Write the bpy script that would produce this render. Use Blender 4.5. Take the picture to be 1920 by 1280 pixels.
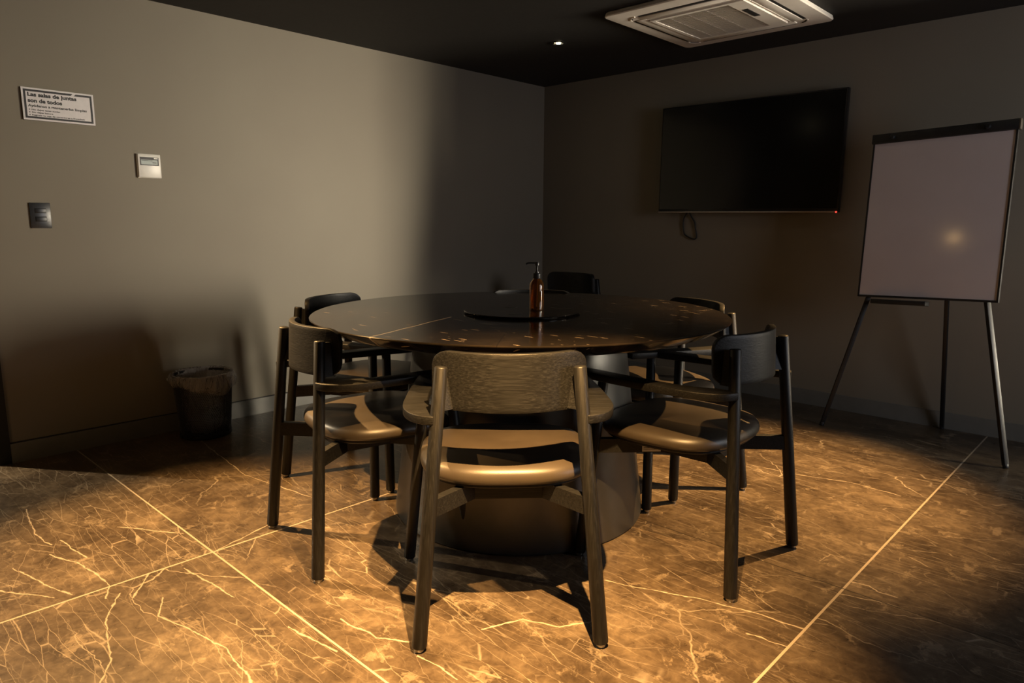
import bpy, bmesh, math, random
from mathutils import Vector, Matrix
random.seed(7)
for o in list(bpy.data.objects): bpy.data.objects.remove(o)
S = bpy.context.scene
C = S.collection
PI = math.pi

# ------------------------------------------------------------------ camera, world, light, exposure
cam_d = bpy.data.cameras.new('camera'); cam = bpy.data.objects.new('camera', cam_d); C.objects.link(cam)
R_ = Vector((0.72378891, 0.69000246, 0.00512072)); U_ = Vector((-0.11842487, 0.1169058, 0.98605709)); F_ = Vector((-0.67978317, 0.71430361, -0.16632857))
cam.matrix_world = Matrix(((R_.x, U_.x, -F_.x, 3.7932), (R_.y, U_.y, -F_.y, -4.3433), (R_.z, U_.z, -F_.z, 1.1), (0, 0, 0, 1)))
cam_d.sensor_width = 36; cam_d.lens = 24.487; cam_d.clip_start = .02
S.camera = cam
S.view_settings.view_transform = 'Standard'; S.view_settings.look = 'None'
S.view_settings.gamma = 1; S.view_settings.use_curve_mapping = False
S.view_settings.exposure = 1.6
W = bpy.data.worlds.new('world'); S.world = W; W.use_nodes = True
W.node_tree.nodes['Background'].inputs[0].default_value = (.55, .62, .75, 1)
W.node_tree.nodes['Background'].inputs[1].default_value = .004

H = 2.167                       # ceiling height
TC = Vector((1.975, -2.39, 0))  # table centre
WARM = (1.0, .56, .195)

def area(name, loc, target, sx, sy, power, col, spread=PI):
    d = bpy.data.lights.new(name, 'AREA'); d.shape = 'RECTANGLE'; d.size = sx; d.size_y = sy; d.energy = power; d.color = col; d.spread = spread
    o = bpy.data.objects.new(name, d); C.objects.link(o); o.location = loc
    o.rotation_euler = (Vector(target) - Vector(loc)).to_track_quat('-Z', 'Y').to_euler(); return o
def spot(name, loc, target, power, col, size, blend, rad, parent=None):
    d = bpy.data.lights.new(name, 'SPOT'); d.energy = power; d.color = col; d.spot_size = math.radians(size); d.spot_blend = blend; d.shadow_soft_size = rad
    o = bpy.data.objects.new(name, d); C.objects.link(o); o.location = loc
    o.rotation_euler = (Vector(target) - Vector(loc)).to_track_quat('-Z', 'Y').to_euler(); return o

# daylight through the tall window in the side bay, beyond the right edge of the frame
WIN = dict(x=5.6, y0=.22, y1=.50, z0=.55, z1=1.85)
area('window_daylight', (WIN['x'] + .1, (WIN['y0'] + WIN['y1']) / 2, (WIN['z0'] + WIN['z1']) / 2), (0, -2.15, 1.15), WIN['y1'] - WIN['y0'], WIN['z1'] - WIN['z0'], 14.5, (1, .87, .66), math.radians(48))
WIN2 = dict(x=5.6, y0=-2.0, y1=-1.1, z0=.9, z1=1.9)
area('window_skylight', (WIN2['x'] + .1, -1.55, 1.4), (0, -.9, 1.1), .9, 1.0, 9, (.92, .93, 1))
# corridor lamp beyond the doorway on the left
spot('corridor_lamp_light', (-1.45, -4.74, 2.1), (.5, -3.95, 0), 170, (1, .78, .50), 62, .6, .03)

# ------------------------------------------------------------------ materials
def mat(name, col=(.5, .5, .5), rough=.5, metal=0, spec=.5, **kw):
    m = bpy.data.materials.new(name); m.use_nodes = True
    b = m.node_tree.nodes['Principled BSDF']
    b.inputs['Base Color'].default_value = (*col, 1); b.inputs['Roughness'].default_value = rough
    b.inputs['Metallic'].default_value = metal; b.inputs['Specular IOR Level'].default_value = spec
    for k, v_ in kw.items(): b.inputs[k.replace('_', ' ')].default_value = v_
    return m
def N(m, t, **kw):
    n = m.node_tree.nodes.new(t)
    for k, v_ in kw.items(): setattr(n, k, v_)
    return n
def L(m, a, b): m.node_tree.links.new(a, b)
def ramp(m, src, stops):
    n = N(m, 'ShaderNodeValToRGB'); cr = n.color_ramp
    while len(cr.elements) > 1: cr.elements.remove(cr.elements[-1])
    cr.elements[0].position = stops[0][0]; cr.elements[0].color = stops[0][1] if len(stops[0][1]) == 4 else (*stops[0][1], 1)
    for p_, c_ in stops[1:]:
        e = cr.elements.new(p_); e.color = c_ if len(c_) == 4 else (*c_, 1)
    L(m, src, n.inputs[0]); return n.outputs[0]
def mth(m, op, a, b=None, clamp=False):
    n = N(m, 'ShaderNodeMath', operation=op, use_clamp=clamp)
    for i, x in enumerate((a, b)):
        if x is None: continue
        if isinstance(x, (int, float)): n.inputs[i].default_value = x
        else: L(m, x, n.inputs[i])
    return n.outputs[0]
def vmt(m, op, a, b=None):
    n = N(m, 'ShaderNodeVectorMath', operation=op)
    for i, x in enumerate((a, b)):
        if x is None: continue
        if isinstance(x, (tuple, Vector)): n.inputs[i].default_value = tuple(x)
        else: L(m, x, n.inputs[i])
    return n
def noise(m, vec, scale, detail=4, rough=.55, dist=0):
    n = N(m, 'ShaderNodeTexNoise'); n.inputs['Scale'].default_value = scale; n.inputs['Detail'].default_value = detail
    n.inputs['Roughness'].default_value = rough; n.inputs['Distortion'].default_value = dist
    if vec is not None: L(m, vec, n.inputs['Vector'])
    return n
def mapping(m, vec, scale=(1, 1, 1), rot=(0, 0, 0), loc=(0, 0, 0)):
    n = N(m, 'ShaderNodeMapping'); n.inputs['Scale'].default_value = scale; n.inputs['Rotation'].default_value = rot; n.inputs['Location'].default_value = loc
    L(m, vec, n.inputs['Vector']); return n.outputs[0]
def mix(m, fac, a, b, mode='MIX'):
    n = N(m, 'ShaderNodeMix', data_type='RGBA', blend_type=mode)
    for i, x in ((0, fac), (6, a), (7, b)):
        if isinstance(x, (int, float)): n.inputs[i].default_value = x
        elif isinstance(x, tuple): n.inputs[i].default_value = (*x, 1)
        else: L(m, x, n.inputs[i])
    return n.outputs[2]
def bump(m, h, strength, dist=.002):
    n = N(m, 'ShaderNodeBump'); n.inputs['Strength'].default_value = strength; n.inputs['Distance'].default_value = dist
    L(m, h, n.inputs['Height']); L(m, n.outputs[0], m.node_tree.nodes['Principled BSDF'].inputs['Normal'])
def coord(m, k='Object'): return N(m, 'ShaderNodeTexCoord').outputs[k]
def segs(m, vec, polys):
    """smallest distance from vec to a set of polylines lying in the surface"""
    cur = None
    for pl in polys:
        for a, b in zip(pl, pl[1:]):
            a = Vector((a[0], a[1], a[2] if len(a) > 2 else 0)); b = Vector((b[0], b[1], b[2] if len(b) > 2 else 0)); d = b - a
            src = vec
            if cur is not None:      # chained so that the shader evaluates one segment at a time
                ma = N(m, 'ShaderNodeVectorMath', operation='MULTIPLY_ADD'); L(m, cur, ma.inputs[0]); ma.inputs[1].default_value = (1e-7, 1e-7, 1e-7); L(m, vec, ma.inputs[2]); src = ma.outputs[0]
            s_ = vmt(m, 'SUBTRACT', src, a); dt = vmt(m, 'DOT_PRODUCT', s_.outputs[0], d / max(d.length_squared, 1e-9))
            cl = mth(m, 'ADD', dt.outputs['Value'], 0.0, True)
            sc = N(m, 'ShaderNodeVectorMath', operation='SCALE'); sc.inputs[0].default_value = d; L(m, cl, sc.inputs['Scale'])
            di = vmt(m, 'DISTANCE', s_.outputs[0], sc.outputs[0]).outputs['Value']
            cur = di if cur is None else mth(m, 'MINIMUM', cur, di)
    return cur
def line_mask(m, dist, w):  # 1 on the line, 0 beyond w (w may be a socket)
    return mth(m, 'SUBTRACT', 1.0, mth(m, 'DIVIDE', dist, w), True)

def bsdf(m): return m.node_tree.nodes['Principled BSDF']

def wall_mat():
    m = mat('taupe_wall_paint', (.215, .190, .150), .62, spec=.3)
    c = coord(m); n = noise(m, c, 60, 3); n2 = noise(m, c, 1.3, 2)
    L(m, ramp(m, n2.outputs[0], [(.3, (.205, .180, .142)), (.7, (.225, .200, .158))]), bsdf(m).inputs['Base Color'])
    bump(m, n.outputs[0], .12, .001); return m
M_wall = wall_mat()
def simple_noise(name, c0, c1, rough, scale=30, bs=.1, metal=0, spec=.5, **kw):
    m = mat(name, c0, rough, metal, spec, **kw)
    n = noise(m, coord(m), scale, 4)
    L(m, ramp(m, n.outputs[0], [(.35, c0), (.65, c1)]), bsdf(m).inputs['Base Color'])
    if bs: bump(m, n.outputs[0], bs, .001)
    return m
M_ceil = simple_noise('black_ceiling_paint', (.016, .014, .013), (.021, .019, .017), .75, 50, .1)
M_base = simple_noise('grey_skirting_paint', (.150, .147, .132), (.165, .160, .145), .4, 20, .03)
M_black = simple_noise('black_satin_metal', (.006, .006, .007), (.009, .009, .010), .5, 40, .02, 0)
M_blackpl = simple_noise('black_plastic', (.012, .012, .013), (.017, .017, .018), .35, 60, .03)
M_bez = simple_noise('television_bezel', (.006, .006, .007), (.009, .009, .010), .3, 40, 0)
M_steel = simple_noise('brushed_steel_trim', (.42, .38, .34), (.5, .46, .42), .32, 80, .05, 1)
M_trim = simple_noise('satin_television_trim', (.42, .36, .30), (.48, .42, .35), .38, 80, 0, .35)
M_glide = simple_noise('chair_glide_metal', (.35, .34, .33), (.5, .49, .47), .3, 90, .05, 1)
M_white = simple_noise('white_air_unit_plastic', (.86, .80, .73), (.90, .84, .77), .38, 25, .02)
M_slot = simple_noise('dark_slots_and_gap_shade', (.012, .011, .010), (.02, .018, .016), .6, 40, 0)
M_recess = simple_noise('grey_grille_recess', (.16, .145, .125), (.20, .18, .16), .6, 40, 0)
M_thermo = simple_noise('white_thermostat_plastic', (.72, .70, .66), (.76, .74, .70), .35, 40, .02)
M_lcd = simple_noise('grey_green_lcd', (.27, .31, .28), (.31, .35, .32), .25, 60, 0)
M_switch = simple_noise('dark_grey_switch_plastic', (.022, .023, .026), (.03, .031, .034), .3, 50, .03)
M_switchd = simple_noise('black_switch_key', (.008, .008, .009), (.012, .012, .013), .35, 50, 0)
M_signw = simple_noise('white_sign_board', (.66, .63, .65), (.70, .67, .69), .45, 60, 0)
M_signk = simple_noise('black_sign_print', (.010, .008, .011), (.014, .012, .014), .5, 60, 0)
M_label = simple_noise('white_paper_label', (.55, .54, .55), (.62, .61, .62), .6, 60, 0)
M_cable = simple_noise('black_cable_rubber', (.007, .007, .006), (.011, .011, .010), .6, 60, 0)
M_frame = simple_noise('black_door_frame', (.006, .006, .006), (.009, .009, .009), .6, 40, 0)

def wood():
    m = mat('black_stained_oak', (.04, .032, .026), .48, spec=.31)
    c = coord(m); g = mapping(m, c, (8, 260, 260)); n = noise(m, g, 1.0, 3, .6, .3)
    g2 = mapping(m, c, (2.2, 60, 60)); n2 = noise(m, g2, 1.0, 2, .5, .6)
    L(m, ramp(m, n.outputs[0], [(.38, (.0035, .0035, .0037)), (.55, (.0072, .0073, .0076)), (.75, (.016, .0158, .0165))]), bsdf(m).inputs['Base Color'])
    h = mth(m, 'ADD', n.outputs[0], mth(m, 'MULTIPLY', n2.outputs[0], .6)); bump(m, h, .45, .0012); return m
M_wood = wood()
def woodv():
    m = mat('black_stained_oak_upright_grain', (.04, .032, .026), .46, spec=.31)
    c = coord(m); g = mapping(m, c, (300, 300, 7)); n = noise(m, g, 1.0, 3, .6, .3)
    L(m, ramp(m, n.outputs[0], [(.38, (.0040, .0040, .0043)), (.55, (.0072, .0072, .0076)), (.75, (.014, .014, .0148))]), bsdf(m).inputs['Base Color'])
    bump(m, n.outputs[0], .35, .0008); return m
M_woodv = woodv()
def leather():
    m = mat('dark_brown_leather', (.05, .038, .027), .42, spec=.5)
    c = coord(m); v_ = N(m, 'ShaderNodeTexVoronoi'); v_.inputs['Scale'].default_value = 420; L(m, c, v_.inputs['Vector'])
    n = noise(m, c, 9, 4)
    L(m, ramp(m, n.outputs[0], [(.3, (.026, .020, .0145)), (.7, (.036, .028, .020))]), bsdf(m).inputs['Base Color'])
    bump(m, v_.outputs[0], .12, .0006); return m
M_leather = leather()

def floor_mat():
    m = mat('brown_marble_tiles', rough=.3, spec=.32)
    c = coord(m); sx = N(m, 'ShaderNodeSeparateXYZ'); L(m, c, sx.inputs[0]); X, Y = sx.outputs[0], sx.outputs[1]
    # tile index -> per-tile offset and rotation of the figure
    tx = mth(m, 'FLOOR', mth(m, 'DIVIDE', mth(m, 'SUBTRACT', X, 1.5415), 1.6235)); ty = mth(m, 'FLOOR', mth(m, 'DIVIDE', mth(m, 'ADD', Y, 3.441), 1.24))
    cb = N(m, 'ShaderNodeCombineXYZ'); L(m, mth(m, 'MULTIPLY', tx, 7.31), cb.inputs[0]); L(m, mth(m, 'MULTIPLY', ty, 5.17), cb.inputs[1])
    P = vmt(m, 'ADD', c, cb.outputs[0]).outputs[0]
    w1 = noise(m, P, 2.2, 5, .6); w2 = noise(m, P, 9, 4, .6)
    def warp(vec, amt, src):
        s_ = vmt(m, 'SUBTRACT', src.outputs['Color'], (.5, .5, .5)); sc = N(m, 'ShaderNodeVectorMath', operation='SCALE'); L(m, s_.outputs[0], sc.inputs[0]); sc.inputs['Scale'].default_value = amt
        return vmt(m, 'ADD', vec, sc.outputs[0]).outputs[0]
    # cloudy ground
    g1 = noise(m, mapping(m, warp(P, .5, w1), (1.4, 2.2, 1), (0, 0, .5)), 2.4, 7, .62); g2 = noise(m, P, 26, 7, .72, .5)
    gg = mth(m, 'ADD', mth(m, 'MULTIPLY', g1.outputs[0], .60), mth(m, 'MULTIPLY', g2.outputs[0], .40))
    base = ramp(m, gg, [(.36, (.026, .018, .012)), (.46, (.048, .034, .022)), (.54, (.074, .054, .035)), (.64, (.125, .093, .060))])
    # pale blotches
    bl = noise(m, warp(P, .2, w2), 9, 7, .72, .4); blm = ramp(m, bl.outputs[0], [(.57, (0, 0, 0)), (.62, (.45, .45, .45)), (.72, (.8, .8, .8))])
    base = mix(m, blm, base, (.20, .155, .105))
    # vein families: edges of warped cells, gated by broad noise
    def cells(scale, aniso, rot, wa, wsrc, width, g_lo, g_hi, gs, seed):
        v_ = N(m, 'ShaderNodeTexVoronoi', feature='DISTANCE_TO_EDGE'); v_.inputs['Scale'].default_value = scale
        L(m, mapping(m, warp(P, wa, wsrc), aniso, (0, 0, rot), (seed, seed * .7, 0)), v_.inputs['Vector'])
        k = line_mask(m, v_.outputs['Distance'], width)
        gt = noise(m, mapping(m, P, loc=(seed * 3.1, seed, 0)), gs, 3, .5); gm = ramp(m, gt.outputs[0], [(g_lo, (0, 0, 0)), (g_hi, (1, 1, 1))])
        return mth(m, 'MULTIPLY', k, gm)
    k1 = cells(1.0, (1, 3.0, 1), .12, .22, w1, .0042, .46, .64, 1.5, 2.3)
    k2 = cells(2.2, (1, 4.2, 1), .34, .12, w1, .0062, .46, .66, 2.2, 5.1)
    k3 = cells(4.6, (1, 4.0, 1), -.15, .05, w2, .011, .46, .70, 3.1, 9.4)
    k4 = cells(9.5, (1, 2.4, 1), .5, .05, w2, .026, .52, .72, 4.2, 14.4)
    k5 = cells(3.1, (1, 8.0, 1), -.62, .02, w2, .018, .40, .62, 2.0, 21.4)
    vv = mth(m, 'MAXIMUM', mth(m, 'MAXIMUM', mth(m, 'MULTIPLY', k1, .75), mth(m, 'MULTIPLY', k2, .40)), mth(m, 'MAXIMUM', mth(m, 'MULTIPLY', k3, .34), mth(m, 'MULTIPLY', k4, .22)))
    vv = mth(m, 'MAXIMUM', vv, mth(m, 'MULTIPLY', k5, .45))
    # the bold veins of this floor
    bold = [[(0.671, -3.794), (0.946, -3.822), (1.096, -3.805)], [(1.07, -3.773), (1.281, -3.75)], [(1.168, -3.833), (1.301, -3.782), (1.406, -3.764), (1.533, -3.756), (1.606, -3.785)], [(1.195, -3.935), (1.306, -3.908), (1.423, -3.885), (1.515, -3.852)], [(1.332, -3.995), (1.493, -3.895)], [(1.724, -3.67), (1.818, -3.718), (1.931, -3.689), (2.106, -3.649), (2.176, -3.66), (2.253, -3.66), (2.308, -3.676)], [(1.601, -3.747), (1.745, -3.827), (1.886, -3.862), (1.951, -3.878), (2.026, -3.922)], [(0.238, -2.951), (0.488, -2.982), (0.915, -3.026), (1.237, -2.973), (1.431, -2.941)], [(1.093, -3.598), (1.326, -3.452)], [(2.203, -3.364), (2.257, -3.36), (2.311, -3.35), (2.349, -3.347), (2.427, -3.299)], [(2.131, -3.488), (2.205, -3.477), (2.267, -3.468), (2.328, -3.457)], [(2.491, -3.319), (2.565, -3.314), (2.634, -3.314)], [(2.605, -2.669), (2.714, -2.631), (2.87, -2.562), (3.006, -2.524), (3.07, -2.512), (3.165, -2.504)], [(3.059, -2.636), (3.094, -2.622), (3.118, -2.623), (3.163, -2.616)], [(3.169, -2.238), (3.229, -2.218), (3.287, -2.199), (3.368, -2.2)], [(3.17, -2.135), (3.217, -2.125), (3.246, -2.146), (3.299, -2.141)], [(2.443, -1.331), (2.678, -1.298), (2.883, -1.234), (3.077, -1.254)], [(1.544, -3.441), (1.497, -3.286), (1.459, -3.163)], [(1.544, -3.644), (1.662, -3.73)], [(2.521, -3.128), (2.57, -3.008), (2.671, -2.965), (2.719, -2.882)], [(1.587, -3.554), (1.877, -3.521)]]
    fl = mapping(m, c, (1, 1, 0)); wv = noise(m, fl, 14, 4, .6); s_ = vmt(m, 'SUBTRACT', wv.outputs['Color'], (.5, .5, .5)); sc = N(m, 'ShaderNodeVectorMath', operation='SCALE'); L(m, s_.outputs[0], sc.inputs[0]); sc.inputs['Scale'].default_value = .024
    fw = mapping(m, vmt(m, 'ADD', fl, sc.outputs[0]).outputs[0], (1, 1, 0))
    wd = noise(m, fl, 30, 2); width = mth(m, 'MULTIPLY', mth(m, 'POWER', wd.outputs[0], 2.0), .013)
    kb = line_mask(m, segs(m, fw, bold), width)
    vv = mth(m, 'MAXIMUM', vv, mth(m, 'MULTIPLY', kb, .85), True)
    col = mix(m, vv, base, (.40, .33, .245))
    # joints: pale wide ones along y, pale along x, thin dark ones between
    gx = mth(m, 'ABSOLUTE', mth(m, 'SUBTRACT', mth(m, 'FRACT', mth(m, 'ADD', mth(m, 'DIVIDE', mth(m, 'SUBTRACT', X, 1.5415), 1.6235), .5)), .5)); gx = mth(m, 'MULTIPLY', gx, 1.6235)
    jx = mth(m, 'LESS_THAN', gx, .0036)
    jy = mth(m, 'LESS_THAN', mth(m, 'ABSOLUTE', mth(m, 'ADD', Y, 3.441)), .0030)
    jd = mth(m, 'LESS_THAN', mth(m, 'MINIMUM', mth(m, 'ABSOLUTE', mth(m, 'ADD', Y, 2.2)), mth(m, 'ABSOLUTE', mth(m, 'ADD', Y, .96))), .0022)
    col = mix(m, mth(m, 'MAXIMUM', jx, jy), col, (.30, .25, .185)); col = mix(m, jd, col, (.02, .015, .01))
    L(m, col, bsdf(m).inputs['Base Color'])
    L(m, mth(m, 'ADD', mth(m, 'MULTIPLY', g2.outputs[0], .16), .22), bsdf(m).inputs['Roughness'])
    hh = mth(m, 'SUBTRACT', mth(m, 'MULTIPLY', gg, .25), mth(m, 'MAXIMUM', jd, mth(m, 'MAXIMUM', jx, jy))); bump(m, hh, .15, .001)
    return m
M_floor = floor_mat()

def table_mat():
    m = mat('black_brown_marble_top', rough=.13, spec=.42)
    c = coord(m); n = noise(m, c, 5, 6, .6, .4)
    base = ramp(m, n.outputs[0], [(.3, (.006, .005, .004)), (.5, (.0095, .0075, .006)), (.75, (.017, .013, .010))])
    # short pale flecks
    def flecks(rot, sc_, th, seed):
        q = mapping(m, c, (sc_, sc_ * 7, 1), (0, 0, rot), (seed, seed * 2, 0)); v_ = N(m, 'ShaderNodeTexVoronoi', feature='F1'); v_.inputs['Scale'].default_value = 1; L(m, q, v_.inputs['Vector'])
        return mth(m, 'MULTIPLY', mth(m, 'LESS_THAN', v_.outputs['Distance'], th), mth(m, 'GREATER_THAN', noise(m, c, 3.7, 2).outputs[0], .45))
    k = mth(m, 'MAXIMUM', flecks(.75, 7, .145, 3.1), flecks(1.0, 5, .07, 8.2)); k = mth(m, 'MAXIMUM', k, flecks(.2, 9, .07, 5.5))
    rad = vmt(m, 'LENGTH', mapping(m, c, (1, 1, 0))).outputs['Value']; k = mth(m, 'MULTIPLY', k, mth(m, 'LESS_THAN', rad, .772))
    wv = noise(m, c, 9, 3); s_ = vmt(m, 'SUBTRACT', wv.outputs['Color'], (.5, .5, .5)); sc = N(m, 'ShaderNodeVectorMath', operation='SCALE'); L(m, s_.outputs[0], sc.inputs[0]); sc.inputs['Scale'].default_value = .012
    fw = mapping(m, vmt(m, 'ADD', c, sc.outputs[0]).outputs[0], (1, 1, 0))
    d1 = segs(m, fw, [[(.125, -.80), (.075, -.66), (.0, -.46), (-.055, -.303)], [(-.045, -.25), (-.035, -.219)]]); kv = line_mask(m, d1, .0055)
    d2 = segs(m, fw, [[(-.30, -.62), (-.42, -.40), (-.52, -.30)]]); kv2 = mth(m, 'MULTIPLY', line_mask(m, d2, .002), .2)
    seam = segs(m, mapping(m, c, (1, 1, 0)), [[(.49, -.62), (.155, -.195)], [(-.49, .62), (-.155, .195)]]); ks = mth(m, 'LESS_THAN', seam, .0009)
    col = mix(m, mth(m, 'MULTIPLY', k, .5), base, (.42, .33, .24)); col = mix(m, mth(m, 'MAXIMUM', mth(m, 'MULTIPLY', kv, 1.0, True), kv2), col, (.42, .35, .28)); col = mix(m, ks, col, (.004, .004, .004))
    L(m, col, bsdf(m).inputs['Base Color']); return m
M_table = table_mat()
def metal_ped():
    m = mat('gunmetal_pedestal', (.08, .08, .08), .38, metal=.8)
    c = coord(m); n = noise(m, mapping(m, c, (1, 1, 1)), 6, 5); n2 = noise(m, c, 160, 2)
    L(m, ramp(m, n.outputs[0], [(.3, (.070, .070, .070)), (.7, (.105, .105, .106))]), bsdf(m).inputs['Base Color'])
    L(m, mth(m, 'ADD', mth(m, 'MULTIPLY', n.outputs[0], .15), .30), bsdf(m).inputs['Roughness']); bump(m, n2.outputs[0], .05, .0005); return m
M_ped = metal_ped()
def amber():
    m = mat('amber_glass', (.48, .21, .05), .05, **{'Transmission Weight': .93, 'IOR': 1.45})
    n = noise(m, coord(m), 12, 2); L(m, ramp(m, n.outputs[0], [(.3, (.44, .18, .04)), (.7, (.50, .22, .055))]), bsdf(m).inputs['Base Color']); return m
M_amber = amber()
def bagmat():
    m = mat('clear_grey_bin_liner', (.42, .40, .41), .16, spec=1.0)
    n = noise(m, mapping(m, coord(m), (1, 1, .35)), 26, 3, .5, 2.0); bump(m, n.outputs[0], 1.0, .02)
    bsdf(m).inputs['Alpha'].default_value = .5; return m
M_bag = bagmat()
def boardmat():
    m = mat('white_enamel_board', (.40, .36, .35), .105, spec=.5)
    n = noise(m, coord(m), 3, 3); L(m, ramp(m, n.outputs[0], [(.3, (.52, .465, .475)), (.7, (.56, .505, .515))]), bsdf(m).inputs['Base Color']); return m
M_board = boardmat()
def screenmat():
    m = mat('dark_glass_screen', (.004, .004, .004), .16, spec=.35)
    n = noise(m, coord(m), 3, 2); L(m, ramp(m, n.outputs[0], [(.3, (.003, .003, .003)), (.7, (.005, .005, .005))]), bsdf(m).inputs['Base Color']); return m
M_screen = screenmat()
def emis(name, col, st):
    m = mat(name, (0, 0, 0)); n = N(m, 'ShaderNodeTexNoise'); 
    bsdf(m).inputs['Emission Color'].default_value = (*col, 1); bsdf(m).inputs['Emission Strength'].default_value = st; return m
M_bulb = emis('lit_halogen_bulb', (1, .86, .55), 28); M_led = emis('red_standby_light', (1, .03, .02), 1.6)
M_gold = simple_noise('reflector_metal', (.75, .62, .45), (.8, .67, .5), .25, 50, 0, 1)

# ------------------------------------------------------------------ mesh helpers
def newobj(name, bm, m, parent=None, smooth=False, auto=None):
    me = bpy.data.meshes.new(name); bmesh.ops.recalc_face_normals(bm, faces=bm.faces[:]); bm.to_mesh(me); bm.free()
    if smooth or auto is not None:
        for p_ in me.polygons: p_.use_smooth = True
    if auto is not None:
        bm2 = bmesh.new(); bm2.from_mesh(me)
        for e in bm2.edges:
            if len(e.link_faces) == 2 and e.calc_face_angle(0) > math.radians(auto): e.smooth = False
        bm2.to_mesh(me); bm2.free()
    o = bpy.data.objects.new(name, me); C.objects.link(o); me.materials.append(m)
    if parent: o.parent = parent
    return o
def tag(o, label, cat, group=None):
    o['label'] = label; o['category'] = cat
    if group: o['group'] = group
    return o
def thing(name, label, cat, loc=(0, 0, 0), rz=0, group=None):
    o = bpy.data.objects.new(name, None); C.objects.link(o); o.location = loc; o.rotation_euler = (0, 0, rz); o.empty_display_size = .1
    return tag(o, label, cat, group)
def struct(name, bm, m, parent=None, **k):
    o = newobj(name, bm, m, parent, **k)
    if not parent: o['kind'] = 'structure'
    return o
def box(bm, x0, x1, y0, y1, z0, z1, M=None):
    v_ = [bm.verts.new(Vector((x, y, z))) for x in (x0, x1) for y in (y0, y1) for z in (z0, z1)]
    if M: 
        for q in v_: q.co = M @ q.co
    for f in ((0, 1, 3, 2), (4, 6, 7, 5), (0, 4, 5, 1), (2, 3, 7, 6), (0, 2, 6, 4), (1, 5, 7, 3)): bm.faces.new([v_[i] for i in f])
    return v_
def bevel(bm, w, seg=2, ang=30):
    es = [e for e in bm.edges if len(e.link_faces) == 2 and e.calc_face_angle(0) > math.radians(ang)]
    bmesh.ops.bevel(bm, geom=es, offset=w, segments=seg, profile=.5, affect='EDGES', clamp_overlap=True)
def B(x0, x1, y0, y1, z0, z1, bv=0, seg=2):
    bm = bmesh.new(); box(bm, x0, x1, y0, y1, z0, z1)
    if bv: bmesh.ops.recalc_face_normals(bm, faces=bm.faces[:]); bevel(bm, bv, seg)
    return bm
def prism(bm, pts, z0, z1, M=None):
    lo = [bm.verts.new(Vector((x, y, z0))) for x, y in pts]; hi = [bm.verts.new(Vector((x, y, z1))) for x, y in pts]; n = len(pts)
    if M:
        for q in lo + hi: q.co = M @ q.co
    bm.faces.new(lo[::-1]); bm.faces.new(hi)
    for i in range(n): bm.faces.new((lo[i], lo[(i + 1) % n], hi[(i + 1) % n], hi[i]))
def lathe(bm, prof, n=48, cx=0, cy=0, cap=False, jit=None):
    rings = []
    for r, z in prof:
        rings.append([bm.verts.new((cx + (r + (jit(2 * PI * i / n, z) if jit else 0)) * math.cos(2 * PI * i / n), cy + (r + (jit(2 * PI * i / n, z) if jit else 0)) * math.sin(2 * PI * i / n), z)) for i in range(n)] if r > 1e-6 else [bm.verts.new((cx, cy, z))])
    for a, b in zip(rings, rings[1:]):
        if len(a) == 1 and len(b) == 1: continue
        for i in range(n):
            j = (i + 1) % n
            if len(a) == 1: bm.faces.new((a[0], b[j], b[i]))
            elif len(b) == 1: bm.faces.new((a[i], a[j], b[0]))
            else: bm.faces.new((a[i], a[j], b[j], b[i]))
def rod(bm, a, b, ra, rb, n=20, dome=0.004):
    """tapered round bar with softened ends"""
    a = Vector(a); b = Vector(b); d = (b - a); ln = d.length; q = d.to_track_quat('Z', 'Y')
    st = [(0, ra - dome), (dome * .4, ra - dome * .35), (dome, ra), (ln - dome, rb), (ln - dome * .4, rb - dome * .35), (ln, rb - dome)]
    rings = [[bm.verts.new(a + q @ Vector((r * math.cos(2 * PI * i / n), r * math.sin(2 * PI * i / n), z))) for i in range(n)] for z, r in st]
    for r0, r1 in zip(rings, rings[1:]):
        for i in range(n): j = (i + 1) % n; bm.faces.new((r0[i], r0[j], r1[j], r1[i]))
    bm.faces.new(rings[0][::-1]); bm.faces.new(rings[-1])
def tube(bm, pts, r, n=8):
    pts = [Vector(p_) for p_ in pts]; rings = []
    for i, p_ in enumerate(pts):
        d = (pts[min(i + 1, len(pts) - 1)] - pts[max(i - 1, 0)]).normalized(); q = d.to_track_quat('Z', 'Y')
        rings.append([bm.verts.new(p_ + q @ Vector((r * math.cos(2 * PI * k / n), r * math.sin(2 * PI * k / n), 0))) for k in range(n)])
    for r0, r1 in zip(rings, rings[1:]):
        # match nearest start to limit twist
        off = min(range(n), key=lambda s_: (r1[s_].co - r0[0].co).length)
        for k in range(n): bm.faces.new((r0[k], r0[(k + 1) % n], r1[(k + 1 + off) % n], r1[(k + off) % n]))
    bm.faces.new(rings[0][::-1]); bm.faces.new(rings[-1])
def smoothpath(pts, k=6):
    P = [Vector(p_) for p_ in pts]; out = []
    for i in range(len(P) - 1):
        p0, p1, p2, p3 = P[max(i - 1, 0)], P[i], P[i + 1], P[min(i + 2, len(P) - 1)]
        for s_ in range(k):
            t = s_ / k; out.append(.5 * ((2 * p1) + (-p0 + p2) * t + (2 * p0 - 5 * p1 + 4 * p2 - p3) * t * t + (-p0 + 3 * p1 - 3 * p2 + p3) * t ** 3))
    out.append(P[-1]); return out

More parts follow.
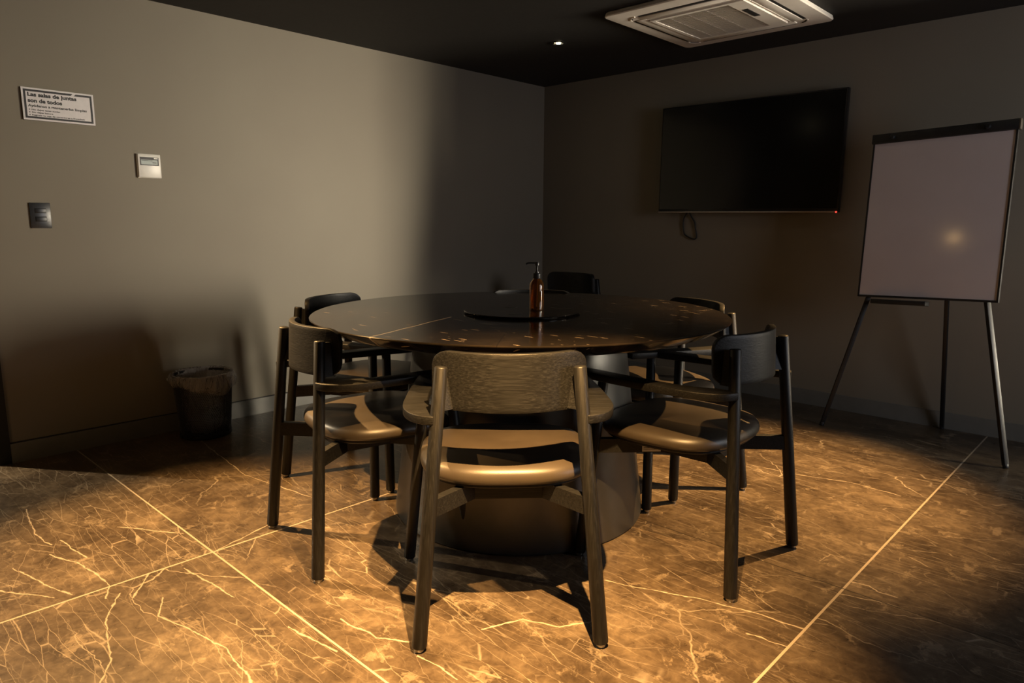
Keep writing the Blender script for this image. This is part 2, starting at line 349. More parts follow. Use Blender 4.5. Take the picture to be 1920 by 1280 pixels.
# ------------------------------------------------------------------ the room
YD = -3.705   # near end of the left wall (doorway beyond)
XR = 4.40     # right-hand end of the far wall (side bay beyond)
XE, YB, YF = 5.6, 1.5, -5.6
struct('floor', B(-2.4, XE + .2, YF - .1, YB + .1, -.12, 0), M_floor)
struct('ceiling', B(-2.4, XE + .2, YF - .1, YB + .1, H, H + .12), M_ceil)
struct('wall_left', B(-.12, 0, YD, .12, 0, H), M_wall)
struct('wall_left_near', B(-.12, 0, YF, -4.66, 0, H), M_wall)
struct('wall_right', B(0, XR, 0, .12, 0, H), M_wall)
struct('wall_bay_side', B(XR - .12, XR, .12, YB, 0, H), M_wall)
struct('wall_bay_back', B(XR, XE, YB, YB + .12, 0, H), M_wall)
bm = bmesh.new(); ys = [YF, WIN2['y0'], WIN2['y1'], WIN['y0'], WIN['y1'], YB]
for a, b in ((0, 1), (2, 3), (4, 5)): box(bm, XE, XE + .06, ys[a], ys[b], 0, H)
for w in (WIN, WIN2): box(bm, XE, XE + .06, w['y0'], w['y1'], 0, w['z0']); box(bm, XE, XE + .06, w['y0'], w['y1'], w['z1'], H)
struct('wall_bay_window', bm, M_wall)
struct('wall_near', B(-.12, XE, YF - .12, YF, 0, H), M_wall)
bm = bmesh.new()
box(bm, -2.3, -.12, -3.1, -3.0, 0, H); box(bm, -2.4, -2.3, YF, -3.0, 0, H); box(bm, -2.3, -.12, YF - .1, YF, 0, H)
struct('wall_corridor', bm, M_wall)
for k, w in enumerate((WIN, WIN2)):
    bm = bmesh.new(); y0, y1, z0, z1, x = w['y0'], w['y1'], w['z0'], w['z1'], XE
    for a in ((y0, y0 + .025, z0, z1), (y1 - .025, y1, z0, z1), (y0, y1, z0, z0 + .025), (y0, y1, z1 - .025, z1)): box(bm, x - .01, x + .04, *a)
    struct('window_%d' % (k + 1), bm, M_black)
# doorway: slim black frame round the opening
bm = bmesh.new(); box(bm, -.13, .012, -3.752, YD, 0, H - .06); box(bm, -.13, .012, -4.66, -4.61, 0, H - .06); box(bm, -.13, .012, -4.61, -3.752, H - .11, H - .06)
struct('door_1', bm, M_frame)
struct('wall_left_lintel', B(-.12, 0, -4.66, YD, H - .06, H), M_wall)
# skirting along both walls
def skirt(name, pts):
    bm = bmesh.new()
    for x0, x1, y0, y1, z0, z1 in pts: box(bm, x0, x1, y0, y1, z0, z1)
    return struct(name, bm, M_base)
skirt('baseboard_left', [(0, .010, YD, 0, 0, .091)])
skirt('baseboard_right', [(.010, XR, -.010, 0, 0, .091)])
bm = bmesh.new(); box(bm, 0, .0015, YD, 0, .0912, .0965); struct('gap_shade_1', bm, M_slot)  # dark strip painting the shade of the thin gap above the left skirting

# ------------------------------------------------------------------ chair
RB, RT, LEAN, RH, WF, YFt = .239, .176, .058, .745, .310, .505
def back_y(x):            # rear face of the curved backrest
    R = .30; return .028 + R - math.sqrt(R * R - x * x)
def seat_pts(a, y0, y1, k=1.0, n=72, ex=2.9):
    cy = (y0 + y1) / 2; b = (y1 - y0) / 2; out = []
    for i in range(n):
        t = 2 * PI * i / n; c, s_ = math.cos(t), math.sin(t)
        x = a * math.copysign(abs(c) ** (2 / ex), c); y = b * math.copysign(abs(s_) ** (2 / ex), s_)
        out.append((x * (1 + .04 * y / b), cy + y))
    return out
def make_chair(label):
    t = thing('armchair', label, 'chair', group=None)
    # seat cushion
    bm = bmesh.new(); levels = [(.243, .985, .4165), (.250, 1.0, .424), (.252, 1.0, .432), (.248, .985, .446), (.234, .95, .457), (.20, .80, .4655), (.12, .5, .469)]
    rings = []
    for a, k, z in levels:
        cy = .315; b = .232 * k; rings.append([bm.verts.new((x, y, z)) for x, y in seat_pts(a, cy - b, cy + b)])
    n = len(rings[0])
    for r0, r1 in zip(rings, rings[1:]):
        for i in range(n): bm.faces.new((r0[i], r0[(i + 1) % n], r1[(i + 1) % n], r1[i]))
    bm.faces.new(rings[0][::-1]); cv = bm.verts.new((0, .315, .4700))
    for i in range(n): bm.faces.new((rings[-1][i], rings[-1][(i + 1) % n], cv))
    newobj('seat', bm, M_leather, t, smooth=True)
    bm = bmesh.new(); prism(bm, seat_pts(.234, .096, .534), .4035, .4165); bmesh.ops.recalc_face_normals(bm, faces=bm.faces[:]); bevel(bm, .003, 1, 60)
    newobj('seat_shell', bm, M_wood, t, auto=40)
    # backrest
    bm = bmesh.new(); th = .019; W2 = .203; z0, z1, rc = .628, .779, .040; nx, nz = 32, 12
    def pt(u, w):
        x = u * W2; ax = abs(x)
        zt, zb = z1, z0
        if ax > W2 - rc: dx = ax - (W2 - rc); dz = rc - math.sqrt(max(rc * rc - dx * dx, 0)); zt -= dz; zb += dz
        return x, zb + (zt - zb) * w
    us = [-1, -.985, -.96, -.92, -.87, -.82] + [-.8 + 1.6 * i / 22 for i in range(23)] + [.82, .87, .92, .96, .985, 1]
    F = []; K = []
    for u in us:
        f_, k_ = [], []
        for j in range(nz + 1):
            x, z = pt(u, j / nz); y = back_y(x); sl = (x / .30); nrm = Vector((-sl, math.sqrt(max(1 - sl * sl, 0)), 0))
            ly = (z - z0) * .05
            k_.append(bm.verts.new((x, y + ly, z))); q = Vector((x, y + ly, z)) + nrm * th; f_.append(bm.verts.new(q))
        F.append(f_); K.append(k_)
    for i in range(len(us) - 1):
        for j in range(nz):
            bm.faces.new((K[i][j], K[i + 1][j], K[i + 1][j + 1], K[i][j + 1])); bm.faces.new((F[i][j], F[i][j + 1], F[i + 1][j + 1], F[i + 1][j]))
        bm.faces.new((K[i][0], F[i][0], F[i + 1][0], K[i + 1][0])); bm.faces.new((K[i][nz], K[i + 1][nz], F[i + 1][nz], F[i][nz]))
    for j in range(nz):
        bm.faces.new((K[0][j], K[0][j + 1], F[0][j + 1], F[0][j])); bm.faces.new((K[-1][j], F[-1][j], F[-1][j + 1], K[-1][j + 1]))
    bmesh.ops.recalc_face_normals(bm, faces=bm.faces[:]); bevel(bm, .003, 2, 50)
    newobj('backrest', bm, M_wood, t, auto=45)
    for s_ in (-1, 1):
        # rear post, front leg
        bm = bmesh.new(); rod(bm, (s_ * RB, 0, .010), (s_ * RT, LEAN, RH), .0202, .0172, 28)
        o = newobj('leg', bm, M_woodv, t, auto=40)
        bm = bmesh.new(); lathe(bm, [(0, .001), (.0125, .001), (.0135, .004), (.0135, .0125), (0, .0125)], 20, s_ * RB, 0); newobj('foot_glide', bm, M_glide, o, auto=40)
        bm = bmesh.new(); rod(bm, (s_ * WF, YFt, .010), (s_ * .246, .470, .603), .0190, .0170, 28)
        o = newobj('leg', bm, M_woodv, t, auto=40)
        bm = bmesh.new(); lathe(bm, [(0, .001), (.0125, .001), (.0135, .004), (.0135, .0125), (0, .0125)], 20, s_ * WF, YFt); newobj('foot_glide', bm, M_glide, o, auto=40)
        # armrest: flat board sweeping out of the post and forward over the front leg
        out = smoothpath([(.196, .030, 0), (.232, .045, 0), (.262, .078, 0), (.281, .130, 0), (.286, .190, 0)], 5) + smoothpath([(.284, .30, 0), (.276, .45, 0), (.266, .565, 0)], 3)
        inn = smoothpath([(.206, .570, 0), (.214, .45, 0), (.222, .30, 0), (.222, .215, 0)], 3) + [Vector((.214, .165, 0)), Vector((.196, .120, 0)), Vector((.186, .09, 0))]
        pts = [(s_ * q.x, q.y) for q in out + inn]
        bm = bmesh.new(); prism(bm, pts, .5985, .6215); bmesh.ops.recalc_face_normals(bm, faces=bm.faces[:]); bevel(bm, .0022, 2, 50)
        newobj('armrest', bm, M_wood, t, auto=45)
        # wedge block between post and backrest
        bm = bmesh.new(); c4 = []
        for z, xi in ((.632, .147), (.738, .166)):
            px = RB + (RT - RB) * z / RH; py = LEAN * z / RH; ly = (z - .628) * .05
            c4.append([bm.verts.new((s_ * xi, back_y(xi) + ly - .0005, z)), bm.verts.new((s_ * px, back_y(px) + ly + .004, z)), bm.verts.new((s_ * (px + .004), py, z)), bm.verts.new((s_ * (px - .008), py - .006, z))])
        bm.faces.new(c4[0]); bm.faces.new(c4[1][::-1])
        for i in range(4): bm.faces.new((c4[0][i], c4[1][i], c4[1][(i + 1) % 4], c4[0][(i + 1) % 4]))
        newobj('back_block', bm, M_wood, t)
    # under-seat frame: braces to each leg meeting two short rails
    bm = bmesh.new()
    def brd(a, b, z0=.356, z1=.403, w=.024, z0b=None):
        a = Vector(a); b = Vector(b); d = (b - a).normalized(); nn = Vector((-d.y, d.x)) * w / 2
        q = [a + nn, b + nn, b - nn, a - nn]
        lo = [bm.verts.new((p_.x, p_.y, z0)) for p_ in q]; hi = [bm.verts.new((p_.x, p_.y, z1)) for p_ in q]
        bm.faces.new(lo[::-1]); bm.faces.new(hi)
        for i in range(4): bm.faces.new((lo[i], lo[(i + 1) % 4], hi[(i + 1) % 4], hi[i]))
    for s_ in (-1, 1):
        brd((s_ * .204, .033), (s_ * .096, .160)); brd((s_ * .100, .150), (s_ * .100, .325)); brd((s_ * .096, .315), (s_ * .262, .480))
    brd((-.10, .158), (.10, .158)); brd((-.10, .318), (.10, .318))
    newobj('seat_frame', bm, M_wood, t)
    return t
def dup(root, label):
    r = root.copy(); C.objects.link(r); r['label'] = label
    for ch in root.children:
        c = ch.copy(); C.objects.link(c); c.parent = r
        for g in ch.children: d = g.copy(); C.objects.link(d); d.parent = c
    return r
def place(o, x, y, deg): o.location = (x, y, 0); o.rotation_euler = (0, 0, math.radians(deg - 90)); return o
chair0 = make_chair('black wooden armchair in the foreground, its backrest turned to the camera')
chair0['group'] = 'armchairs in the meeting room'
place(chair0, 2.641, -3.132, 136.7)
spots = [
    (2.942, -2.269, 181.07, 'black wooden armchair nearest on the table\'s right side, white sticker under its seat'),
    (1.737, -3.251, 78.6, 'black wooden armchair nearest on the left side of the table, seat partly lit'),
    (.972, -2.686, 21.5, 'black wooden armchair farther back on the left, beside the light-toned wall'),
    (2.355, -1.536, -116.4, 'black wooden armchair farther back on the right, before the wall under the television'),
    (1.445, -1.735, -49, 'black wooden armchair behind the far table edge, only its top rail showing beside the bottle'),
    (.855, -.58, -90, 'black wooden armchair standing away from the table against the far wall by the corner')]
for x, y, a, lb in spots:
    c = place(dup(chair0, lb), x, y, a)
    if 'sticker' in lb:
        # paper sticker on the rail facing the camera (chair's left-hand brace)
        a_ = Vector((-.262, .480)); b_ = Vector((-.096, .315)); d = (b_ - a_).normalized(); nn = Vector((d.y, -d.x)) if Vector((d.y, -d.x)).x < 0 else Vector((-d.y, d.x))
        bm = bmesh.new(); p0 = a_ + d * .150 + nn * .0125; p1 = a_ + d * .212 + nn * .0125
        q = [bm.verts.new((p0.x, p0.y, .359)), bm.verts.new((p1.x, p1.y, .359)), bm.verts.new((p1.x, p1.y, .384)), bm.verts.new((p0.x, p0.y, .384))]; f_ = bm.faces.new(q)
        r_ = bmesh.ops.extrude_face_region(bm, geom=[f_]); 
        for g in r_['geom']:
            if isinstance(g, bmesh.types.BMVert): g.co += Vector((nn.x, nn.y, 0)) * .0005
        st = newobj('sticker', bm, M_label, c); st['label'] = 'small white paper sticker with dark printed lines'
        bm = bmesh.new()
        for zz, l_ in ((.3785, .046), (.3730, .034), (.3675, .050)):
            s0 = p0 + d * .004 + nn * .0006; s1 = p0 + d * l_ + nn * .0006; s2 = s1 + nn * .0003; s3 = s0 + nn * .0003
            prism(bm, [(s0.x, s0.y), (s1.x, s1.y), (s2.x, s2.y), (s3.x, s3.y)], zz - .0009, zz + .0009)
        newobj('printed_lines', bm, M_signk, st)

# ------------------------------------------------------------------ table, turntable, bottle
t = thing('round_table', 'large round dark marble table on a wide conical metal pedestal', 'table', TC)
bm = bmesh.new(); lathe(bm, [(0, .7688), (.7795, .7688), (.7820, .7668), (.7820, .7640), (.7795, .7625), (.740, .737), (.70, .7225), (0, .7225)], 160)
newobj('tabletop', bm, M_table, t, auto=18)
bm = bmesh.new(); lathe(bm, [(0, .7225), (.402, .7225), (.488, .012), (.486, .004), (.478, 0), (0, 0)], 128)
newobj('pedestal', bm, M_ped, t, auto=30)
tt = thing('turntable', 'thin round dark turntable plate in the middle of the table top', 'turntable', (TC.x + .03, TC.y - .02, .7688))
bm = bmesh.new(); lathe(bm, [(0, .0035), (.212, .0035), (.2205, .0065), (.2210, .0085), (.2195, .0098), (0, .0098)], 96)
newobj('plate', bm, M_table, tt, auto=30)
bm = bmesh.new(); lathe(bm, [(0, 0), (.18, 0), (.18, .0035), (0, .0035)], 48); newobj('base_ring', bm, M_blackpl, tt, auto=30)
for x, y in ((.075, -.115), (-.085, .03)):
    bm = bmesh.new(); a = math.radians(43)
    pts = []
    for i in range(24):
        u = 2 * PI * i / 24; lx, ly = .026 * math.cos(u), .011 * math.sin(u); pts.append((x + lx * math.cos(a) - ly * math.sin(a), y + lx * math.sin(a) + ly * math.cos(a)))
    prism(bm, pts, .0095, .0103); newobj('finger_slot', bm, M_slot, tt)
bx_, by_, bz_ = 2.045, -2.372, .7688 + .0098
t = thing('pump_bottle', 'amber glass pump bottle with black pump standing on the turntable', 'bottle', (bx_, by_, bz_), math.radians(43.6))
bm = bmesh.new(); R0 = .0272
prof = [(0, .0), (R0 - .004, 0), (R0, .004), (R0, .092), (R0 - .0015, .101), (R0 - .006, .110), (R0 - .013, .116), (.0125, .119), (.0115, .128), (.0095, .128), (.0100, .118), (R0 - .015, .1135), (R0 - .008, .108), (R0 - .0035, .100), (R0 - .002, .091), (R0 - .002, .007), (0, .006)]
lathe(bm, prof, 48); newobj('glass_body', bm, M_amber, t, auto=35)
bm = bmesh.new(); lathe(bm, [(0, .119), (.0145, .119), (.0150, .121), (.0150, .137), (.0135, .139), (.0085, .1395), (.0080, .145), (0, .145)], 40); pu = newobj('pump_collar', bm, M_blackpl, t, auto=35)
bm = bmesh.new(); lathe(bm, [(0, .145), (.0042, .145), (.0042, .166), (.0075, .168), (.0080, .178), (.0060, .181), (0, .181)], 28)
tube(bm, smoothpath([(0, 0, .1765), (-.02, 0, .1775), (-.034, 0, .1765), (-.041, 0, .1725)], 4), .0032, 10)
newobj('pump_head', bm, M_blackpl, pu, auto=40)
bm = bmesh.new(); rod(bm, (0, 0, .012), (.004, 0, .12), .0022, .0022, 10, .0004); newobj('dip_tube', bm, M_label, t, auto=40)

# ------------------------------------------------------------------ television and its cable
t = thing('television', 'large black flat television mounted on the far wall', 'television', (1.736, 0, 1.526), 0)
t.rotation_euler = (0, math.radians(.35), 0)
tw, tHh = .598, .346
bm = B(-tw, tw, -.085, -.045, -tHh, tHh, .004); newobj('frame', bm, M_bez, t, auto=40)
bm = B(-tw + .008, tw - .008, -.0862, -.0848, -tHh + .022, tHh - .008); newobj('screen', bm, M_screen, t)
bm = B(-tw + .001, tw - .001, -.0885, -.083, -tHh - .0015, -tHh + .0065, .0015); newobj('bottom_trim', bm, M_trim, t, auto=40)
bm = B(tw - .012, tw - .004, -.0905, -.0885, -tHh - .003, -tHh + .005, .001); o = newobj('standby_light', bm, M_led, t)
bm = bmesh.new(); box(bm, -.36, .36, -.045, 0, -.20, .20); newobj('wall_mount', bm, M_black, t)
bm = bmesh.new(); cz = 1.183
tube(bm, smoothpath([(1.330, -.035, cz + .03), (1.322, -.02, cz), (1.296, -.010, cz - .035), (1.290, -.009, cz - .075), (1.298, -.009, cz - .135), (1.315, -.010, cz - .155), (1.352, -.011, cz - .172), (1.384, -.010, cz - .178), (1.396, -.009, cz - .160), (1.386, -.009, cz - .11), (1.376, -.009, cz - .065), (1.352, -.010, cz - .03), (1.343, -.02, cz + .0), (1.345, -.035, cz + .03)], 5), .0045, 8)
tag(newobj('power_cable', bm, M_cable, None, smooth=True), 'thin black cable hanging in a loop below the television', 'cable')

# ------------------------------------------------------------------ flip chart easel
Lf, Rf = Vector((2.454, -.425, 0)), Vector((3.327, -.545, 0)); Mf = (Lf + Rf) / 2
e0 = (Rf - Lf).normalized(); a3 = math.radians(3.0); ex = Vector((e0.x * math.cos(a3) - e0.y * math.sin(a3), e0.x * math.sin(a3) + e0.y * math.cos(a3), 0))
al = math.radians(7.0); bk = Vector((-ex.y, ex.x, 0)); ev = bk * math.sin(al) + Vector((0, 0, 1)) * math.cos(al)
t = thing('flip_chart_easel', 'tall whiteboard flip chart easel on three thin black legs at the right', 'easel', Mf)
rt = math.radians(1.8)
bu = ex * math.cos(rt) + ev * math.sin(rt); bv_ = -ex * math.sin(rt) + ev * math.cos(rt); bn = bu.cross(bv_).normalized()   # bn points to the room (-y side)
if bn.y > 0: bn = -bn
O = ex * (-.331) + ev * .733     # lower-left corner of the board, relative to the thing
def E_(u, v_, w=0): return O + bu * u + bv_ * v_ + bn * w
def ebox(u0, u1, v0, v1, w0, w1, bv=0):
    bm = bmesh.new(); q = box(bm, u0, u1, v0, v1, w0, w1)
    if bv: bmesh.ops.recalc_face_normals(bm, faces=bm.faces[:]); bevel(bm, bv, 2)
    for x in bm.verts: x.co = E_(*x.co)
    return bm
BW, BH = .637, .842
newobj('board', ebox(.006, BW - .006, .006, BH - .03, -.012, .004), M_board, t)
bm = bmesh.new()
for a in ((0, .008, 0, BH - .02), (BW - .008, BW, 0, BH - .02), (0, BW, 0, .010)):
    v0 = box(bm, a[0], a[1], a[2], a[3], -.014, .008)
for x in bm.verts: x.co = E_(*x.co)
newobj('board_frame', bm, M_black, t)
o = newobj('paper_clamp', ebox(-.004, BW + .004, BH - .042, BH + .006, -.014, .022, .004), M_black, t, auto=40)
for u in (.10, .52): 
    bm = bmesh.new(); lathe(bm, [(0, 0), (.012, 0), (.012, .012), (.009, .016), (0, .016)], 20)
    for x in bm.verts: x.co = E_(u + x.co.x, BH - .018 + x.co.y, .022 + x.co.z)
    newobj('clamp_knob', bm, M_blackpl, o, auto=40)
newobj('clamp_end_cap', ebox(BW + .004, BW + .010, BH - .042, BH + .006, -.012, .022), M_steel, o)
bm = ebox(.085, .345, -.034, -.012, -.010, .052, .003); newobj('pen_tray', bm, M_black, t, auto=40)
Lr, Rr, Mr = Lf - Mf, Rf - Mf, Vector((2.956, -.030, 0)) - Mf
def leg(a, b, w=.011):
    bm = bmesh.new(); a = Vector(a); b = Vector(b); d = (b - a); q = d.to_track_quat('Z', 'Y'); M4 = Matrix.Translation(a) @ q.to_matrix().to_4x4()
    v0 = box(bm, -w, w, -w, w, .012, d.length)
    bmesh.ops.recalc_face_normals(bm, faces=bm.faces[:]); bevel(bm, .003, 2)
    for x in bm.verts: x.co = M4 @ x.co
    return bm
back = -bn * .024
for a, b in ((Lr, E_(.040, -.02) + back), (Rr, E_(BW - .048, -.01) + back)):
    a = a.copy(); d = (b - a).normalized(); top = b + d * .18
    o = newobj('leg', leg(a, top), M_black, t, auto=40)
    bm = bmesh.new(); rod(bm, a + Vector((0, 0, 0.001)), a + d * .022, .013, .012, 14, .002); newobj('rubber_foot', bm, M_blackpl, o, auto=40)
topc = E_(.38, .55) + back * 1.2
o = newobj('leg', leg(Mr, topc, .010), M_black, t, auto=40)
bm = bmesh.new(); rod(bm, Mr + Vector((0, 0, .001)), Mr + (topc - Mr).normalized() * .022, .012, .011, 14, .002); newobj('rubber_foot', bm, M_blackpl, o, auto=40)
newobj('rear_rail', ebox(.05, BW - .05, .10, .14, -.030, -.014), M_black, t)

# ------------------------------------------------------------------ waste bin
bxc, byc = .180, -2.885
t = thing('waste_bin', 'round black mesh waste bin lined with a plastic bag by the left wall', 'bin', (bxc, byc, 0))
def wire():
    bm = bmesh.new(); n = 84; rows = 34; R0b, R1b, hb = .122, .143, .318; V = []
    for j in range(rows + 1):
        z = .012 + (hb - .012) * j / rows; r = R0b + (R1b - R0b) * j / rows
        V.append([bm.verts.new((r * math.cos(2 * PI * (i + .5 * (j % 2)) / n), r * math.sin(2 * PI * (i + .5 * (j % 2)) / n), z)) for i in range(n)])
    for j in range(rows):
        for i in range(n):
            a, b = (i, (i + 1) % n)
            if j % 2 == 0: bm.faces.new((V[j][a], V[j][b], V[j + 1][a])); bm.faces.new((V[j][b], V[j + 1][b], V[j + 1][a]))
            else: bm.faces.new((V[j][a], V[j][b], V[j + 1][b])); bm.faces.new((V[j][a], V[j + 1][b], V[j + 1][a]))
    return bm
o = newobj('mesh_wall', wire(), M_black, t)
md = o.modifiers.new('wire', 'WIREFRAME'); md.thickness = .0032; md.use_even_offset = False
bm = bmesh.new(); lathe(bm, [(.139, .314), (.147, .314), (.149, .320), (.147, .327), (.141, .327), (.139, .320), (.139, .314)], 64); newobj('rim', bm, M_black, t, auto=40)
bm = bmesh.new(); lathe(bm, [(0, .002), (.122, .002), (.127, .006), (.127, .020), (.122, .020), (.120, .012), (0, .012)], 64); newobj('base', bm, M_black, t, auto=40)
rg = random.Random(3); ph = [(k, rg.uniform(0, 6.28), rg.uniform(.3, 1)) for k in (3, 5, 8, 13, 21, 34)]
def jit(a, z): 
    k = .0035 if z > .2 else .006
    if z > .325: k = .0045
    return k * sum(w * math.sin(n_ * a + p_ + z * 40 * (1 if n_ % 2 else -1)) / (1 + .05 * n_) for n_, p_, w in ph)
bm = bmesh.new(); prof = [(.02, .022), (.08, .022), (.110, .028), (.114, .06), (.118, .10), (.122, .14), (.125, .18), (.128, .22), (.131, .26), (.135, .30), (.139, .325), (.146, .336), (.152, .334), (.1535, .331)]
lathe(bm, prof, 160, jit=jit); o = newobj('bin_liner', bm, M_bag, t, smooth=True)
bm = bmesh.new(); nn_ = 160; rings = []
for j in range(10):
    f_ = j / 9; ring = []
    for i in range(nn_):
        a = 2 * PI * i / nn_; drop = .055 + .035 * math.cos(a - .2 + PI * .0) + .012 * math.sin(3 * a + 1) + .006 * math.sin(7 * a)
        z = .334 - drop * f_; r = .1535 + .008 * math.sin(PI * f_) + (.0032 + .004 * f_) * sum(w * math.sin(n_ * a + p_ + f_ * 2.2) / 2 for n_, p_, w in ph) + .012 * f_ * (1 - f_)
        ring.append(bm.verts.new((r * math.cos(a), r * math.sin(a), z)))
    rings.append(ring)
for a, b in zip(rings, rings[1:]):
    for i in range(nn_): bm.faces.new((a[i], a[(i + 1) % nn_], b[(i + 1) % nn_], b[i]))
newobj('liner_fold', bm, M_bag, o, smooth=True)

# ------------------------------------------------------------------ ceiling air unit
ax0, ax1, ay0, ay1 = 1.512, 2.365, -1.292, -.440
acx, acy = (ax0 + ax1) / 2, (ay0 + ay1) / 2; hw = (ax1 - ax0) / 2
t = thing('air_conditioner', 'square cream ceiling cassette air conditioner with a slatted centre grille', 'air conditioner', (acx, acy, H))
def rrect(w, r, n=6, h=None):
    h = h or w; out = []
    for cx, cy, a0 in ((w - r, h - r, 0), (-w + r, h - r, 90), (-w + r, -h + r, 180), (w - r, -h + r, 270)):
        for i in range(n + 1): a = math.radians(a0 + 90 * i / n); out.append((cx + r * math.cos(a), cy + r * math.sin(a)))
    return out
def stack(levels, closed_top=True):
    bm = bmesh.new(); rings = [[bm.verts.new((x, y, z)) for x, y in pts] for pts, z in levels]; n = len(rings[0])
    for a, b in zip(rings, rings[1:]):
        for i in range(n): bm.faces.new((a[i], a[(i + 1) % n], b[(i + 1) % n], b[i]))
    bm.faces.new(rings[0]); bm.faces.new(rings[-1][::-1]); return bm
newobj('panel', stack([(rrect(hw - .012, .03), 0), (rrect(hw - .004, .035), -.006), (rrect(hw, .035), -.022), (rrect(hw - .004, .033), -.027), (rrect(hw - .04, .03), -.030)]), M_white, t, auto=35)
# four air outlets: dark slot, vane
for k in range(4):
    Mz = Matrix.Rotation(k * PI / 2, 4, 'Z')
    bm = bmesh.new(); box(bm, -.27, .27, hw - .105, hw - .088, -.0315, -.028, Mz); so = newobj('air_slot', bm, M_slot, t)
    bm = bmesh.new(); v_ = box(bm, -.275, .275, hw - .158, hw - .106, -.035, -.029); bmesh.ops.recalc_face_normals(bm, faces=bm.faces[:]); bevel(bm, .0025, 2)
    for x in bm.verts: x.co = Mz @ x.co
    newobj('vane', bm, M_white, t, auto=40)
    bm = bmesh.new()   # moulded ridge and corner arc
    box(bm, -.285, .285, hw - .166, hw - .160, -.0355, -.029, Mz)
    arc = []
    for i in range(9):
        a = math.radians(10 + 70 * i / 8); arc.append((hw - .150 + .062 * math.cos(a), hw - .150 + .062 * math.sin(a), -.031))
    q0 = len(bm.verts); tube(bm, arc, .004, 6); bm.verts.ensure_lookup_table()
    for x in bm.verts[q0:]: x.co = Mz @ x.co
    newobj('moulding', bm, M_white, t)
    bm = bmesh.new(); arc2 = [(hw - .150 + .056 * math.cos(math.radians(20 + 50 * i / 6)), hw - .150 + .056 * math.sin(math.radians(20 + 50 * i / 6)), -.0298) for i in range(7)]
    tube(bm, arc2, .0035, 6)
    for x in bm.verts: x.co = Mz @ x.co
    newobj('corner_slot', bm, M_slot, t)
gw = hw - .175
newobj('grille_recess', stack([(rrect(gw - .015, .01), -.029), (rrect(gw - .015, .01), -.0312)]), M_recess, t)  # flat grey sheet, darker than the white slats in front of it
bm = bmesh.new(); box(bm, -gw, gw, -gw, -gw + .02, -.042, -.029); box(bm, -gw, gw, gw - .02, gw, -.042, -.029); box(bm, -gw, -gw + .02, -gw + .02, gw - .02, -.042, -.029); box(bm, gw - .085, gw, -gw + .02, gw - .02, -.042, -.029)
g = newobj('grille', bm, M_white, t)
bm = bmesh.new(); nsl = 30
for i in range(nsl):      # tilted louvre blades running along y
    y = -gw + .026 + (2 * gw - .052) * i / (nsl - 1); v_ = box(bm, -gw + .02, gw - .085, -.0008, .0008, -.0055, .0055)
    Ml = Matrix.Translation((0, y, -.0365)) @ Matrix.Rotation(math.radians(-38), 4, 'X')
    for q in v_: q.co = Ml @ q.co
for x in (-.16, -.06, .04): box(bm, x - .0015, x + .0015, -gw + .02, gw - .02, -.0385, -.0315)
newobj('slats', bm, M_white, g)
bm = bmesh.new(); box(bm, hw - .245, hw - .215, -.12, .02, -.0436, -.0418); newobj('display_window', bm, M_slot, t)

# ------------------------------------------------------------------ recessed ceiling lamps
def downlight(x, y, label, vis=True):
    t = thing('ceiling_light', label, 'ceiling light', (x, y, H), group='recessed ceiling lamps')
    bm = bmesh.new(); lathe(bm, [(.026, -.001), (.045, -.001), (.047, -.004), (.044, -.007), (.028, -.005), (.026, -.001)], 40); newobj('trim_ring', bm, M_black, t, auto=40)
    bm = bmesh.new(); lathe(bm, [(0, -.007), (.0125, -.006), (.0145, -.003), (.0145, 0), (0, 0)], 28); newobj('bulb', bm, M_bulb, t, smooth=True)
    bm = bmesh.new()
    arc = [(.031 * math.cos(math.radians(200 + 60 * i / 8)), .031 * math.sin(math.radians(200 + 60 * i / 8)), -.0075) for i in range(9)]
    tube(bm, arc, .0028, 6); newobj('reflector_edge', bm, M_gold, t, smooth=True)
    return t
lamps = [
    (.958, -.976, (1.2, -1.5, 0), 10, 50, 'small lit recessed lamp in the black ceiling near the room corner'),
    (.78, -3.58, (1.66, -3.42, 0), 370, 58, 'lit recessed lamp in the ceiling over the doorway side'),
    (3.22, -.95, (2.55, -1.55, 0), 350, 56, 'lit recessed lamp in the ceiling on the easel side'),
    (3.26, -3.55, (2.62, -3.12, 0), 600, 50, 'lit recessed lamp in the ceiling above the camera side'),
    (1.17, -4.95, (1.17, -4.94, 0), 5.5, 178, 'lit recessed lamp in the ceiling toward the near wall')]
for x, y, tg, pw, sz, lb in lamps:
    downlight(x, y, lb); spot('lamp_beam', (x, y, H - .012), tg, pw, WARM, sz, .9, .012)

# ------------------------------------------------------------------ wall items on the left wall
def wallthing(name, label, cat, y, z): return thing(name, label, cat, (0, y, z), 0)
